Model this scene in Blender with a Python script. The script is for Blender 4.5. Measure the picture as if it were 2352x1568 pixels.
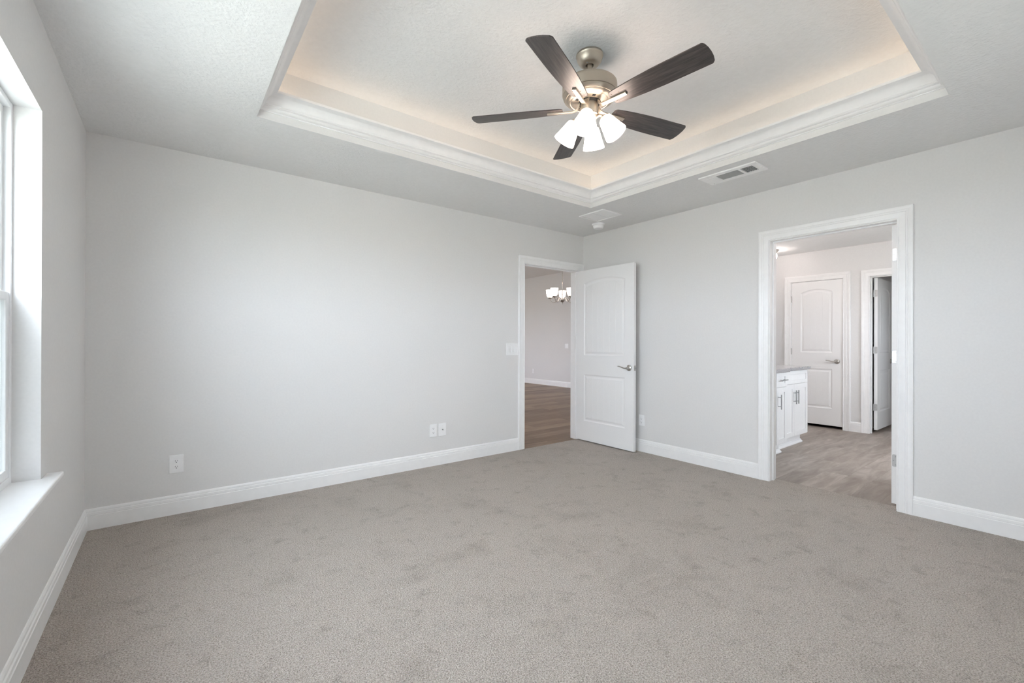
import bpy, bmesh, math, random
from math import sin, cos, pi, radians as rad, sqrt
from mathutils import Vector, Matrix

for o in list(bpy.data.objects):
    bpy.data.objects.remove(o)
SC = bpy.context.scene
COL = SC.collection

# ------------------------------------------------------------------ camera
cam_d = bpy.data.cameras.new('camera')
cam = bpy.data.objects.new('camera', cam_d)
COL.objects.link(cam)
cam_d.sensor_width = 36.0
cam_d.lens = 1016.4 / 2352 * 36.0
cam_d.clip_start = 0.02
cam_d.clip_end = 200
R_ = Vector((0.7915781, -0.61106157, 0.00280495))
U_ = Vector((-0.00305433, 0.00063364, 0.99999514))
F_ = Vector((0.61106038, 0.79158281, 0.0013648))
m = Matrix((R_, U_, -F_)).transposed().to_4x4()
m.translation = Vector((-4.07413711, -3.82408504, 1.18710309))
cam.matrix_world = m
SC.camera = cam

# ------------------------------------------------------------------ world, exposure
SC.view_settings.view_transform = 'Standard'
SC.view_settings.look = 'None'
SC.view_settings.exposure = -0.10
SC.view_settings.gamma = 1.0
SC.view_settings.use_curve_mapping = False
SKY = 28.0
W = bpy.data.worlds.new('overcast_sky')
SC.world = W
W.use_nodes = True
bg = W.node_tree.nodes['Background']
bg.inputs[0].default_value = (0.85, 0.895, 1.0, 1)
bg.inputs[1].default_value = SKY
SUN = bpy.data.lights.new('sun', 'SUN')      # stands beyond the roof: lights the lawn, never the room directly
SUN.energy = 140.0
SUN.color = (1.0, 0.965, 0.94)
SUN.angle = rad(0.6)
sun = bpy.data.objects.new('sun', SUN)
sun.rotation_euler = (0, rad(38), 0)
COL.objects.link(sun)
SC.cycles.max_bounces = 14
SC.cycles.diffuse_bounces = 10
SC.cycles.glossy_bounces = 4
SC.cycles.transparent_max_bounces = 12
SC.cycles.caustics_reflective = False
SC.cycles.caustics_refractive = False
SC.cycles.sample_clamp_indirect = 8.0
SC.cycles.use_denoising = True

# ------------------------------------------------------------------ dimensions (metres)
XL, YN, H, HT = -4.497, -4.25, 2.5, 2.81     # left wall, near wall, ceiling, raised ceiling
TX0, TX1, TY0, TY1 = -3.678, -0.824, -3.383, -0.866
WY0, WY1, WZ0, WZ1 = -3.055, -1.185, 0.595, 2.137   # window opening
XF = 3.235                                   # far wall of the bathroom
XG = 4.25                                    # far wall of the great room
HG = 3.06


def win_portal():
    d = bpy.data.lights.new('window_portal', 'AREA')
    d.shape = 'RECTANGLE'
    d.size = WY1 - WY0
    d.size_y = WZ1 - WZ0
    d.cycles.is_portal = True
    o = bpy.data.objects.new('window_portal', d)
    o.location = (XL - 0.145, (WY0 + WY1) / 2, (WZ0 + WZ1) / 2)
    o.rotation_euler = (0, -pi / 2, 0)
    COL.objects.link(o)
    d = d.copy()
    d.size, d.size_y = 0.6, 0.7
    o = bpy.data.objects.new('near_fill_portal', d)
    o.location = (-1.75, YN - 0.14, 1.5)
    o.rotation_euler = (pi / 2, 0, 0)
    COL.objects.link(o)
    d = d.copy()
    d.size, d.size_y = 1.1, 0.75
    o = bpy.data.objects.new('bathroom_portal', d)
    o.location = (1.70, YN - 0.14, 1.625)
    o.rotation_euler = (pi / 2, 0, 0)
    COL.objects.link(o)
    d = d.copy()
    d.size, d.size_y = 2.1, 1.8
    o = bpy.data.objects.new('great_room_portal', d)
    o.location = (-0.45, 8.65, 1.3)
    o.rotation_euler = (-pi / 2, 0, 0)
    COL.objects.link(o)


win_portal()


# ------------------------------------------------------------------ materials
def nodes(name):
    mt = bpy.data.materials.new(name)
    mt.use_nodes = True
    nt = mt.node_tree
    return mt, nt, nt.nodes['Principled BSDF']


def N(nt, kind, **kw):
    n = nt.nodes.new(kind)
    for k, v in kw.items():
        if k in n.inputs.keys():
            n.inputs[k].default_value = v
        else:
            setattr(n, k, v)
    return n


def ramp(nt, src, stops):
    r = N(nt, 'ShaderNodeValToRGB')
    e = r.color_ramp.elements
    while len(e) > 1:
        e.remove(e[-1])
    e[0].position, e[0].color = stops[0][0], (*stops[0][1], 1)
    for p, c in stops[1:]:
        k = e.new(p)
        k.color = (*c, 1)
    nt.links.new(src, r.inputs[0])
    return r


def paint(name, col, rough=0.6, bump=0.0, scale=80, dist=0.004, spec=0.4, detail=3):
    mt, nt, b = nodes(name)
    b.inputs['Base Color'].default_value = (*col, 1)
    b.inputs['Roughness'].default_value = rough
    b.inputs['Specular IOR Level'].default_value = spec
    tc = N(nt, 'ShaderNodeTexCoord')
    nz = N(nt, 'ShaderNodeTexNoise', Scale=scale, Detail=detail, Roughness=0.55)
    nt.links.new(tc.outputs['Object'], nz.inputs['Vector'])
    # faint roller-mark mottling
    lo = N(nt, 'ShaderNodeTexNoise', Scale=scale * 0.5, Detail=2.0)
    nt.links.new(tc.outputs['Object'], lo.inputs['Vector'])
    rp = ramp(nt, lo.outputs['Fac'], [(0.3, [c * 0.985 for c in col]), (0.7, [min(1, c * 1.015) for c in col])])
    nt.links.new(rp.outputs[0], b.inputs['Base Color'])
    if bump:
        bp = N(nt, 'ShaderNodeBump', Strength=bump, Distance=dist)
        nt.links.new(nz.outputs['Fac'], bp.inputs['Height'])
        nt.links.new(bp.outputs[0], b.inputs['Normal'])
    return mt


def metal(name, col, rough=0.3):
    mt, nt, b = nodes(name)
    b.inputs['Base Color'].default_value = (*col, 1)
    b.inputs['Metallic'].default_value = 1.0
    tc = N(nt, 'ShaderNodeTexCoord')
    nz = N(nt, 'ShaderNodeTexNoise', Scale=60.0, Detail=3.0)
    nt.links.new(tc.outputs['Object'], nz.inputs['Vector'])
    mr = N(nt, 'ShaderNodeMapRange')
    mr.inputs['To Min'].default_value = rough * 0.85
    mr.inputs['To Max'].default_value = rough * 1.15
    nt.links.new(nz.outputs['Fac'], mr.inputs['Value'])
    nt.links.new(mr.outputs[0], b.inputs['Roughness'])
    return mt


def glow(name, col, strength):
    mt, nt, b = nodes(name)
    b.inputs['Base Color'].default_value = (0.9, 0.88, 0.84, 1)
    b.inputs['Roughness'].default_value = 0.3
    b.inputs['Emission Color'].default_value = (*col, 1)
    b.inputs['Emission Strength'].default_value = strength
    return mt


def wood_floor(name, cols, pw, pl, streak=1.0, seam=0.0012, stretch=(1.1, 13, 1)):
    """Planks along X: staggered rows, a tone per plank, stretched grain."""
    mt, nt, b = nodes(name)
    tc = N(nt, 'ShaderNodeTexCoord')
    br = N(nt, 'ShaderNodeTexBrick', Scale=1.0)
    br.inputs['Color1'].default_value = (0, 0, 0, 1)
    br.inputs['Color2'].default_value = (1, 1, 1, 1)
    br.inputs['Mortar'].default_value = (0.5, 0.5, 0.5, 1)
    br.inputs['Mortar Size'].default_value = seam
    br.inputs['Brick Width'].default_value = pl
    br.inputs['Row Height'].default_value = pw
    br.offset = 0.37
    nt.links.new(tc.outputs['Object'], br.inputs['Vector'])
    mp = N(nt, 'ShaderNodeMapping')
    mp.inputs['Scale'].default_value = stretch
    nt.links.new(tc.outputs['Object'], mp.inputs['Vector'])
    ad = N(nt, 'ShaderNodeVectorMath', operation='ADD')
    sc = N(nt, 'ShaderNodeVectorMath', operation='SCALE')
    sc.inputs['Scale'].default_value = 7.0
    nt.links.new(br.outputs['Color'], sc.inputs[0])
    nt.links.new(mp.outputs[0], ad.inputs[0])
    nt.links.new(sc.outputs[0], ad.inputs[1])
    g = N(nt, 'ShaderNodeTexNoise', Scale=2.2, Detail=6.0, Roughness=0.62, Distortion=0.6)
    nt.links.new(ad.outputs[0], g.inputs['Vector'])
    mx = N(nt, 'ShaderNodeMix', data_type='FLOAT')
    mx.inputs[0].default_value = 0.68 * streak
    nt.links.new(br.outputs['Color'], mx.inputs[2])
    nt.links.new(g.outputs['Fac'], mx.inputs[3])
    rp = ramp(nt, mx.outputs[0], [(0.22, cols[0]), (0.5, cols[1]), (0.78, cols[2])])
    dk = N(nt, 'ShaderNodeMix', data_type='RGBA')
    dk.inputs['B'].default_value = (*[c * 0.45 for c in cols[0]], 1)
    nt.links.new(br.outputs['Fac'], dk.inputs[0])
    nt.links.new(rp.outputs[0], dk.inputs['A'])
    nt.links.new(dk.outputs['Result'], b.inputs['Base Color'])
    b.inputs['Roughness'].default_value = 0.42
    b.inputs['Specular IOR Level'].default_value = 0.35
    bp = N(nt, 'ShaderNodeBump', Strength=0.12, Distance=0.002)
    nt.links.new(g.outputs['Fac'], bp.inputs['Height'])
    nt.links.new(bp.outputs[0], b.inputs['Normal'])
    return mt


def carpet_mat():
    mt, nt, b = nodes('carpet_pile')
    tc = N(nt, 'ShaderNodeTexCoord')
    fine = N(nt, 'ShaderNodeTexNoise', Scale=170.0, Detail=3.0, Roughness=0.6, Distortion=0.4)
    tuft = N(nt, 'ShaderNodeTexVoronoi', Scale=190.0)
    big = N(nt, 'ShaderNodeTexNoise', Scale=2.1, Detail=8.0, Roughness=0.72, Distortion=0.5)
    mid = N(nt, 'ShaderNodeTexNoise', Scale=8.0, Detail=9.0, Roughness=0.74, Distortion=0.3)
    for n in (fine, tuft, big, mid):
        nt.links.new(tc.outputs['Object'], n.inputs['Vector'])
    rp = ramp(nt, fine.outputs['Fac'], [(0.30, (0.235, 0.198, 0.166)), (0.50, (0.465, 0.418, 0.372)), (0.70, (0.65, 0.60, 0.55))])
    # scuffed dark patches
    pb = ramp(nt, big.outputs['Fac'], [(0.28, (0.80, 0.79, 0.78)), (0.48, (1, 1, 1))])
    pm = ramp(nt, mid.outputs['Fac'], [(0.28, (0.70, 0.685, 0.67)), (0.46, (1, 1, 1))])
    m1 = N(nt, 'ShaderNodeMix', data_type='RGBA', blend_type='MULTIPLY')
    m1.inputs[0].default_value = 1.0
    nt.links.new(rp.outputs[0], m1.inputs['A'])
    nt.links.new(pb.outputs[0], m1.inputs['B'])
    m2 = N(nt, 'ShaderNodeMix', data_type='RGBA', blend_type='MULTIPLY')
    m2.inputs[0].default_value = 1.0
    nt.links.new(m1.outputs['Result'], m2.inputs['A'])
    nt.links.new(pm.outputs[0], m2.inputs['B'])
    nt.links.new(m2.outputs['Result'], b.inputs['Base Color'])
    b.inputs['Roughness'].default_value = 1.0
    b.inputs['Specular IOR Level'].default_value = 0.05
    b.inputs['Sheen Weight'].default_value = 0.15
    ad = N(nt, 'ShaderNodeMath', operation='ADD')
    nt.links.new(fine.outputs['Fac'], ad.inputs[0])
    nt.links.new(tuft.outputs['Distance'], ad.inputs[1])
    bp = N(nt, 'ShaderNodeBump', Strength=0.9, Distance=0.006)
    nt.links.new(ad.outputs[0], bp.inputs['Height'])
    nt.links.new(bp.outputs[0], b.inputs['Normal'])
    return mt


def blade_mat():
    mt, nt, b = nodes('dark_walnut')
    tc = N(nt, 'ShaderNodeTexCoord')
    mp = N(nt, 'ShaderNodeMapping')
    mp.inputs['Scale'].default_value = (4, 55, 4)
    nt.links.new(tc.outputs['Object'], mp.inputs['Vector'])
    g = N(nt, 'ShaderNodeTexNoise', Scale=1.6, Detail=7.0, Roughness=0.65, Distortion=0.8)
    nt.links.new(mp.outputs[0], g.inputs['Vector'])
    rp = ramp(nt, g.outputs['Fac'], [(0.3, (0.012, 0.010, 0.011)), (0.5, (0.036, 0.030, 0.030)), (0.72, (0.090, 0.075, 0.070))])
    nt.links.new(rp.outputs[0], b.inputs['Base Color'])
    b.inputs['Roughness'].default_value = 0.40
    b.inputs['Specular IOR Level'].default_value = 0.6
    bp = N(nt, 'ShaderNodeBump', Strength=0.15, Distance=0.001)
    nt.links.new(g.outputs['Fac'], bp.inputs['Height'])
    nt.links.new(bp.outputs[0], b.inputs['Normal'])
    return mt


def granite_mat():
    mt, nt, b = nodes('speckled_granite')
    tc = N(nt, 'ShaderNodeTexCoord')
    v = N(nt, 'ShaderNodeTexNoise', Scale=120.0, Detail=4.0, Roughness=0.8)
    nt.links.new(tc.outputs['Object'], v.inputs['Vector'])
    rp = ramp(nt, v.outputs['Fac'], [(0.35, (0.10, 0.11, 0.13)), (0.48, (0.36, 0.37, 0.40)), (0.56, (0.50, 0.46, 0.44)), (0.68, (0.75, 0.74, 0.74))])
    nt.links.new(rp.outputs[0], b.inputs['Base Color'])
    b.inputs['Roughness'].default_value = 0.15
    return mt


def glass_mat():
    mt = bpy.data.materials.new('window_glass')
    mt.use_nodes = True
    nt = mt.node_tree
    nt.nodes.clear()
    out = N(nt, 'ShaderNodeOutputMaterial')
    tr = N(nt, 'ShaderNodeBsdfTransparent')
    tr.inputs[0].default_value = (0.93, 0.96, 0.95, 1)
    gl = N(nt, 'ShaderNodeBsdfGlossy')
    gl.inputs['Roughness'].default_value = 0.02
    fr = N(nt, 'ShaderNodeFresnel', IOR=1.45)
    ge = N(nt, 'ShaderNodeNewGeometry')          # both sides of the pane reflect like air to glass
    io = N(nt, 'ShaderNodeMapRange')
    io.inputs['To Min'].default_value = 1.45
    io.inputs['To Max'].default_value = 1 / 1.45
    nt.links.new(ge.outputs['Backfacing'], io.inputs['Value'])
    nt.links.new(io.outputs[0], fr.inputs['IOR'])
    mx = N(nt, 'ShaderNodeMixShader')
    nt.links.new(fr.outputs[0], mx.inputs[0])
    nt.links.new(tr.outputs[0], mx.inputs[1])
    nt.links.new(gl.outputs[0], mx.inputs[2])
    nt.links.new(mx.outputs[0], out.inputs[0])
    return mt


def screen_mat():
    mt = bpy.data.materials.new('insect_screen_mesh')
    mt.use_nodes = True
    nt = mt.node_tree
    nt.nodes.clear()
    out = N(nt, 'ShaderNodeOutputMaterial')
    tr = N(nt, 'ShaderNodeBsdfTransparent')
    df = N(nt, 'ShaderNodeBsdfDiffuse')
    df.inputs[0].default_value = (0.05, 0.05, 0.05, 1)
    mx = N(nt, 'ShaderNodeMixShader')
    mx.inputs[0].default_value = 0.62
    nt.links.new(tr.outputs[0], mx.inputs[1])
    nt.links.new(df.outputs[0], mx.inputs[2])
    nt.links.new(mx.outputs[0], out.inputs[0])
    return mt


def grass_mat():
    mt, nt, b = nodes('lawn_grass')
    tc = N(nt, 'ShaderNodeTexCoord')
    v = N(nt, 'ShaderNodeTexNoise', Scale=3.0, Detail=8.0, Roughness=0.7)
    nt.links.new(tc.outputs['Object'], v.inputs['Vector'])
    rp = ramp(nt, v.outputs['Fac'], [(0.3, (0.29, 0.29, 0.255)), (0.7, (0.42, 0.415, 0.39))])
    nt.links.new(rp.outputs[0], b.inputs['Base Color'])
    b.inputs['Roughness'].default_value = 1.0
    return mt


M_WALL = paint('grey_wall_paint', (0.755, 0.75, 0.75), 0.55, 0.10, 150, 0.0015, 0.3)
M_CEIL = paint('textured_ceiling_paint', (0.79, 0.79, 0.79), 0.75, 0.6, 52, 0.007, 0.2, 4)
M_TRAY = paint('smooth_tray_paint', (0.77, 0.77, 0.765), 0.55, 0.08, 150, 0.0015, 0.3)
M_TRIM = paint('white_gloss_trim_paint', (0.89, 0.89, 0.895), 0.32, 0.0, 40)
M_DOOR = paint('white_door_paint', (0.88, 0.88, 0.885), 0.38, 0.05, 300, 0.0006)
M_CAB = paint('white_cabinet_paint', (0.86, 0.865, 0.875), 0.35)
M_PLASTIC = paint('white_plastic', (0.90, 0.90, 0.91), 0.35)
M_VINYL = paint('white_vinyl', (0.84, 0.85, 0.86), 0.4)
M_VENT = paint('white_vent_enamel', (0.90, 0.90, 0.90), 0.3)
M_LOUV = paint('grey_vent_slats', (0.42, 0.43, 0.43), 0.5)
M_DARK = paint('flat_black', (0.03, 0.03, 0.03), 0.9)
M_SLOT = paint('socket_slot_black', (0.02, 0.02, 0.02), 0.6)
M_NICKEL = metal('satin_nickel', (0.50, 0.485, 0.46), 0.30)
M_HINGE = metal('bright_hinge_steel', (0.60, 0.60, 0.60), 0.4)
M_PULL = metal('brushed_pull_steel', (0.42, 0.43, 0.44), 0.3)
M_FANMET = metal('antique_pewter', (0.50, 0.455, 0.39), 0.46)
M_BRONZE = metal('dark_bronze', (0.16, 0.13, 0.11), 0.5)
M_BLADE = blade_mat()
M_CARPET = carpet_mat()
M_GRANITE = granite_mat()
M_GLASS = glass_mat()
M_GRASS = grass_mat()
M_SCREEN = screen_mat()
M_OAK = wood_floor('brown_oak_planks', [(0.125, 0.078, 0.048), (0.25, 0.170, 0.115), (0.42, 0.31, 0.22)], 0.18, 1.25)
M_LVP = wood_floor('grey_brown_planks', [(0.185, 0.150, 0.125), (0.32, 0.275, 0.24), (0.50, 0.45, 0.41)], 0.18, 1.22, 1.24, 0.0004, (1.2, 5.5, 1))
M_SHADE = glow('lit_frosted_glass', (1.0, 0.80, 0.68), 17.0)
M_SHADE2 = glow('lit_alabaster_glass', (1.0, 0.84, 0.74), 5.0)
M_BULB = glow('lit_ceiling_globe', (1.0, 0.88, 0.82), 34.0)
M_LED = glow('warm_rope_light', (1.0, 0.76, 0.55), 3.6)


# ------------------------------------------------------------------ mesh builder
class MB:
    def __init__(s):
        s.v, s.f = [], []

    def add(s, vs, fs):
        o = len(s.v)
        s.v += [tuple(x) for x in vs]
        s.f += [tuple(i + o for i in f) for f in fs]
        return s

    def box(s, a, b):
        x0, y0, z0 = [min(p, q) for p, q in zip(a, b)]
        x1, y1, z1 = [max(p, q) for p, q in zip(a, b)]
        return s.add([(x0, y0, z0), (x1, y0, z0), (x1, y1, z0), (x0, y1, z0), (x0, y0, z1), (x1, y0, z1), (x1, y1, z1), (x0, y1, z1)],
                     [(0, 3, 2, 1), (4, 5, 6, 7), (0, 1, 5, 4), (1, 2, 6, 5), (2, 3, 7, 6), (3, 0, 4, 7)])

    def lathe(s, prof, n=40, axis=None, closed=False):
        """prof: (r, z) along local z; axis: Matrix placing it."""
        mtx = axis or Matrix.Identity(4)
        vs = []
        for r, z in prof:
            for k in range(n):
                a = 2 * pi * k / n
                vs.append(mtx @ Vector((r * cos(a), r * sin(a), z)))
        fs = []
        L = len(prof)
        for i in range(L if closed else L - 1):
            j = (i + 1) % L
            for k in range(n):
                k2 = (k + 1) % n
                fs.append((i * n + k, i * n + k2, j * n + k2, j * n + k))
        if not closed:
            if prof[0][0] > 1e-6:
                fs.append(tuple(range(n))[::-1])
            if prof[-1][0] > 1e-6:
                fs.append(tuple((L - 1) * n + k for k in range(n)))
        return s.add(vs, fs)

    def tube(s, pts, rads, n=10, flat=1.0, up=Vector((0, 0, 1))):
        pts = [Vector(p) for p in pts]
        if not hasattr(rads, '__len__'):
            rads = [rads] * len(pts)
        vs = []
        for i, p in enumerate(pts):
            t = (pts[min(i + 1, len(pts) - 1)] - pts[max(i - 1, 0)]).normalized()
            a = t.cross(up)
            if a.length < 1e-4:
                a = t.cross(Vector((1, 0, 0)))
            a.normalize()
            b = a.cross(t).normalized()
            for k in range(n):
                w = 2 * pi * k / n
                vs.append(p + a * cos(w) * rads[i] + b * sin(w) * rads[i] * flat)
        fs = []
        for i in range(len(pts) - 1):
            for k in range(n):
                k2 = (k + 1) % n
                fs.append((i * n + k, i * n + k2, (i + 1) * n + k2, (i + 1) * n + k))
        fs.append(tuple(range(n))[::-1])
        fs.append(tuple((len(pts) - 1) * n + k for k in range(n)))
        return s.add(vs, fs)

    def prism(s, poly, z0, z1, fn=lambda x, y, z: (x, y, z)):
        n = len(poly)
        vs = [fn(x, y, z0) for x, y in poly] + [fn(x, y, z1) for x, y in poly]
        fs = [tuple(range(n))[::-1], tuple(range(n, 2 * n))]
        for i in range(n):
            j = (i + 1) % n
            fs.append((i, j, n + j, n + i))
        return s.add(vs, fs)

    def sweep(s, prof, rows):
        """rows: list of functions mapping a profile point to a world point; closed profile, capped ends."""
        n = len(prof)
        vs = [r(*p) for r in rows for p in prof]
        fs = []
        for i in range(len(rows) - 1):
            for k in range(n):
                k2 = (k + 1) % n
                fs.append((i * n + k, i * n + k2, (i + 1) * n + k2, (i + 1) * n + k))
        fs.append(tuple(range(n))[::-1])
        fs.append(tuple((len(rows) - 1) * n + k for k in range(n)))
        return s.add(vs, fs)

    def build(s, name, mat, parent=None, smooth=False, bevel=0.0, segs=2, loc=None):
        me = bpy.data.meshes.new(name)
        me.from_pydata(s.v, [], s.f)
        bm = bmesh.new()
        bm.from_mesh(me)
        bmesh.ops.recalc_face_normals(bm, faces=bm.faces)
        bm.to_mesh(me)
        bm.free()
        me.materials.append(mat)
        o = bpy.data.objects.new(name, me)
        COL.objects.link(o)
        if parent:
            o.parent = parent
        if loc:
            o.location = loc
        if smooth:
            for p in me.polygons:
                p.use_smooth = True
            try:
                me.set_sharp_from_angle(angle=rad(38))
            except Exception:
                pass
        if bevel:
            b = o.modifiers.new('edge', 'BEVEL')
            b.width = bevel
            b.segments = segs
            b.limit_method = 'ANGLE'
            b.angle_limit = rad(40)
        return o


def tag(o, label, cat, group=None, kind=None):
    o['label'] = label
    o['category'] = cat
    if group:
        o['group'] = group
    if kind:
        o['kind'] = kind
    return o


def thing(name, label, cat, loc=(0, 0, 0), rotz=0.0, group=None, kind=None):
    o = bpy.data.objects.new(name, None)
    o.empty_display_size = 0.05
    COL.objects.link(o)
    o.location = loc
    o.rotation_euler = (0, 0, rotz)
    return tag(o, label, cat, group, kind)


def struct(o, label, cat):
    return tag(o, label, cat, kind='structure')


def wall_mesh(axis, a0, a1, z0, z1, p0, p1, holes=()):
    """A wall slab running along axis ('x' or 'y') from a0 to a1, between planes p0 and p1, cut by holes (u0, u1, z0, z1)."""
    mb = MB()

    def b(u0, u1, w0, w1):
        if u1 - u0 < 1e-5 or w1 - w0 < 1e-5:
            return
        if axis == 'x':
            mb.box((u0, p0, w0), (u1, p1, w1))
        else:
            mb.box((p0, u0, w0), (p1, u1, w1))
    u = a0
    for h in sorted(holes):
        b(u, h[0], z0, z1)
        b(h[0], h[1], z0, h[2])
        b(h[0], h[1], h[3], z1)
        u = h[1]
    b(u, a1, z0, z1)
    return mb


# ------------------------------------------------------------------ bedroom shell
T = 0.12
DB = (-0.945, -0.095, 2.06)          # bedroom doorway on the back wall: x0, x1, head
DR = (-3.008, -2.171, 2.06)          # bathroom doorway on the right wall: y0, y1, head
D2 = (-1.788, -1.154, 2.075)         # closed closet door on the bathroom's far wall
D3 = (-2.825, -2.085, 2.065)         # open closet door on the same wall
J = 0.012                            # jamb board

struct(wall_mesh('x', XL - 0.2, T, -0.05, HG, 0, T, [(DB[0] - J, DB[1] + J, -0.05, DB[2] + J)]).build('wall_back', M_WALL),
       'long light grey wall with the open doorway beside the corner', 'wall')
struct(wall_mesh('y', YN - T, 0, -0.05, 2.95, 0, T, [(DR[0] - J, DR[1] + J, -0.05, DR[2] + J)]).build('wall_right', M_WALL),
       'light grey wall with the cased bathroom doorway', 'wall')
struct(wall_mesh('y', YN - T, 0, -0.05, 2.95, XL - 0.13, XL, [(WY0, WY1, WZ0, WZ1)]).build('wall_left', M_WALL),
       'grey wall around the deep window recess', 'wall')
W2 = (-2.05, -1.45, 1.15, 1.85)         # unseen window added behind the viewpoint as daylight fill
struct(wall_mesh('x', XL, 0, -0.05, 2.95, YN - T, YN, [W2]).build('wall_near', M_WALL), 'plain grey wall behind the viewpoint', 'wall')

mb = MB()
mb.box((XL, YN, H), (TX0, 0, 2.95)).box((TX1, YN, H), (0, 0, 2.95))
mb.box((TX0, YN, H), (TX1, TY0, 2.95)).box((TX0, TY1, H), (TX1, 0, 2.95))
mb.box((TX0, TY0, HT), (TX1, TY1, 2.95))
ceil = mb.build('ceiling', M_CEIL)
ceil.data.materials.append(M_TRAY)           # the upright sides of the tray are smooth drywall
for p in ceil.data.polygons:
    if abs(p.normal.z) < 0.5:
        p.material_index = 1
struct(ceil, 'textured pale ceiling with a raised tray in the middle', 'ceiling')

mb = MB()
mb.box((XL, YN, -0.05), (0, -0.013, 0)).box((0, DR[0], -0.05), (0.113, DR[1], 0))
struct(mb.build('floor', M_CARPET), 'beige grey carpet with scuffed darker patches', 'carpet')

# tray crown moulding: one mitred ring standing off the tray wall
prof = [(0, 2.543), (0.009, 2.543), (0.009, 2.547), (0.019, 2.550), (0.027, 2.556), (0.031, 2.563), (0.0265, 2.566), (0.034, 2.568), (0.0380, 2.573), (0.0375, 2.578), (0.031, 2.581)]
for k in range(9):
    a = k / 8
    e = 0.009 * sin(pi * a)
    prof.append((0.034 + 0.052 * a - 0.7 * e, 2.584 + 0.044 * a + 0.7 * e))
prof += [(0.0915, 2.630), (0.0925, 2.644), (0.086, 2.646), (0.078, 2.642), (0.038, 2.612), (0.010, 2.596), (0, 2.594)]


def ring_rows(d_sign=1):
    c = [(TX0, TY0, 1, 1), (TX1, TY0, -1, 1), (TX1, TY1, -1, -1), (TX0, TY1, 1, -1)]
    return [(lambda d, z, q=q: (q[0] + q[2] * d, q[1] + q[3] * d, z)) for q in c]


mb = MB()
rows = ring_rows()
n = len(prof)
vs = [r(*p) for r in rows for p in prof]
fs = []
for i in range(4):
    for k in range(n):
        k2 = (k + 1) % n
        fs.append((i * n + k, i * n + k2, ((i + 1) % 4) * n + k2, ((i + 1) % 4) * n + k))
mb.add(vs, fs)
crown = struct(mb.build('trim_1', M_TRIM, smooth=True), 'white crown moulding around the raised ceiling tray', 'crown moulding')

# rope light lying in the trough on top of the crown
mb = MB()
q = 0.028
zr = 2.618
p4 = [(TX0 + q, TY0 + q), (TX1 - q, TY0 + q), (TX1 - q, TY1 - q), (TX0 + q, TY1 - q)]
for i in range(4):
    a, b2 = p4[i], p4[(i + 1) % 4]
    mb.tube([(a[0], a[1], zr), (b2[0], b2[1], zr)], 0.007, 8)
rope = mb.build('rope_light', M_LED, parent=crown)

# ------------------------------------------------------------------ baseboards
BP = [(0, 0), (0.015, 0), (0.015, 0.086), (0.0118, 0.0895), (0.0135, 0.0925), (0.0128, 0.107), (0.0085, 0.1115), (0.0100, 0.1150), (0.0085, 0.124), (0.005, 0.130), (0, 0.132)]


def baseboard(name, wall, u0, u1, m0=0, m1=0, label='', z0=0.0, hs=1.0, plane=0.0):
    """wall: 'back' (faces -y), 'right' (faces -x), 'left' (faces +x), 'near' (faces +y). m0/m1: mitre sign at each end."""
    f = {'back': lambda u, d, z: (u, plane - d, z), 'near': lambda u, d, z: (u, plane + d, z),
         'right': lambda u, d, z: (plane - d, u, z), 'left': lambda u, d, z: (plane + d, u, z)}[wall]
    mb = MB()
    mb.sweep(BP, [lambda d, z: f(u0 + m0 * d, d, z * hs + z0), lambda d, z: f(u1 + m1 * d, d, z * hs + z0)])
    return struct(mb.build(name, M_TRIM), label, 'baseboard')


CW = 0.09
baseboard('baseboard_back', 'back', XL, DB[0] - CW, 1, 0, 'long white baseboard under the grey wall with the outlets')
baseboard('baseboard_right', 'right', DR[1] + CW, 0, 0, -1, 'white baseboard between the bathroom doorway and the open white door')
baseboard('baseboard_right_near', 'right', YN, DR[0] - CW, 1, 0, 'short white baseboard to the right of the bathroom doorway')
baseboard('baseboard_left', 'left', YN, 0, 1, -1, 'white baseboard under the window', plane=XL)
baseboard('baseboard_near', 'near', XL, 0, 1, -1, 'white baseboard on the wall behind the viewpoint', plane=YN)

# ------------------------------------------------------------------ door casings
CP = [(0, 0), (0, 0.010), (0.002, 0.0125), (0.006, 0.0125), (0.009, 0.0095), (0.026, 0.0115), (0.044, 0.0130), (0.047, 0.0110), (0.050, 0.0135),
      (0.058, 0.0150), (0.060, 0.0135), (0.064, 0.0165), (0.078, 0.0190), (0.086, 0.0190), (0.090, 0.0165), (0.090, 0)]


def casing_mesh(f, u0, u1, zt, w=CW):
    k = w / 0.09
    mb = MB()
    mb.sweep(CP, [lambda a, d: f(u0 - a * k, d, -0.012), lambda a, d: f(u0 - a * k, d, zt + a * k),
                  lambda a, d: f(u1 + a * k, d, zt + a * k), lambda a, d: f(u1 + a * k, d, -0.012)])
    return mb


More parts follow.
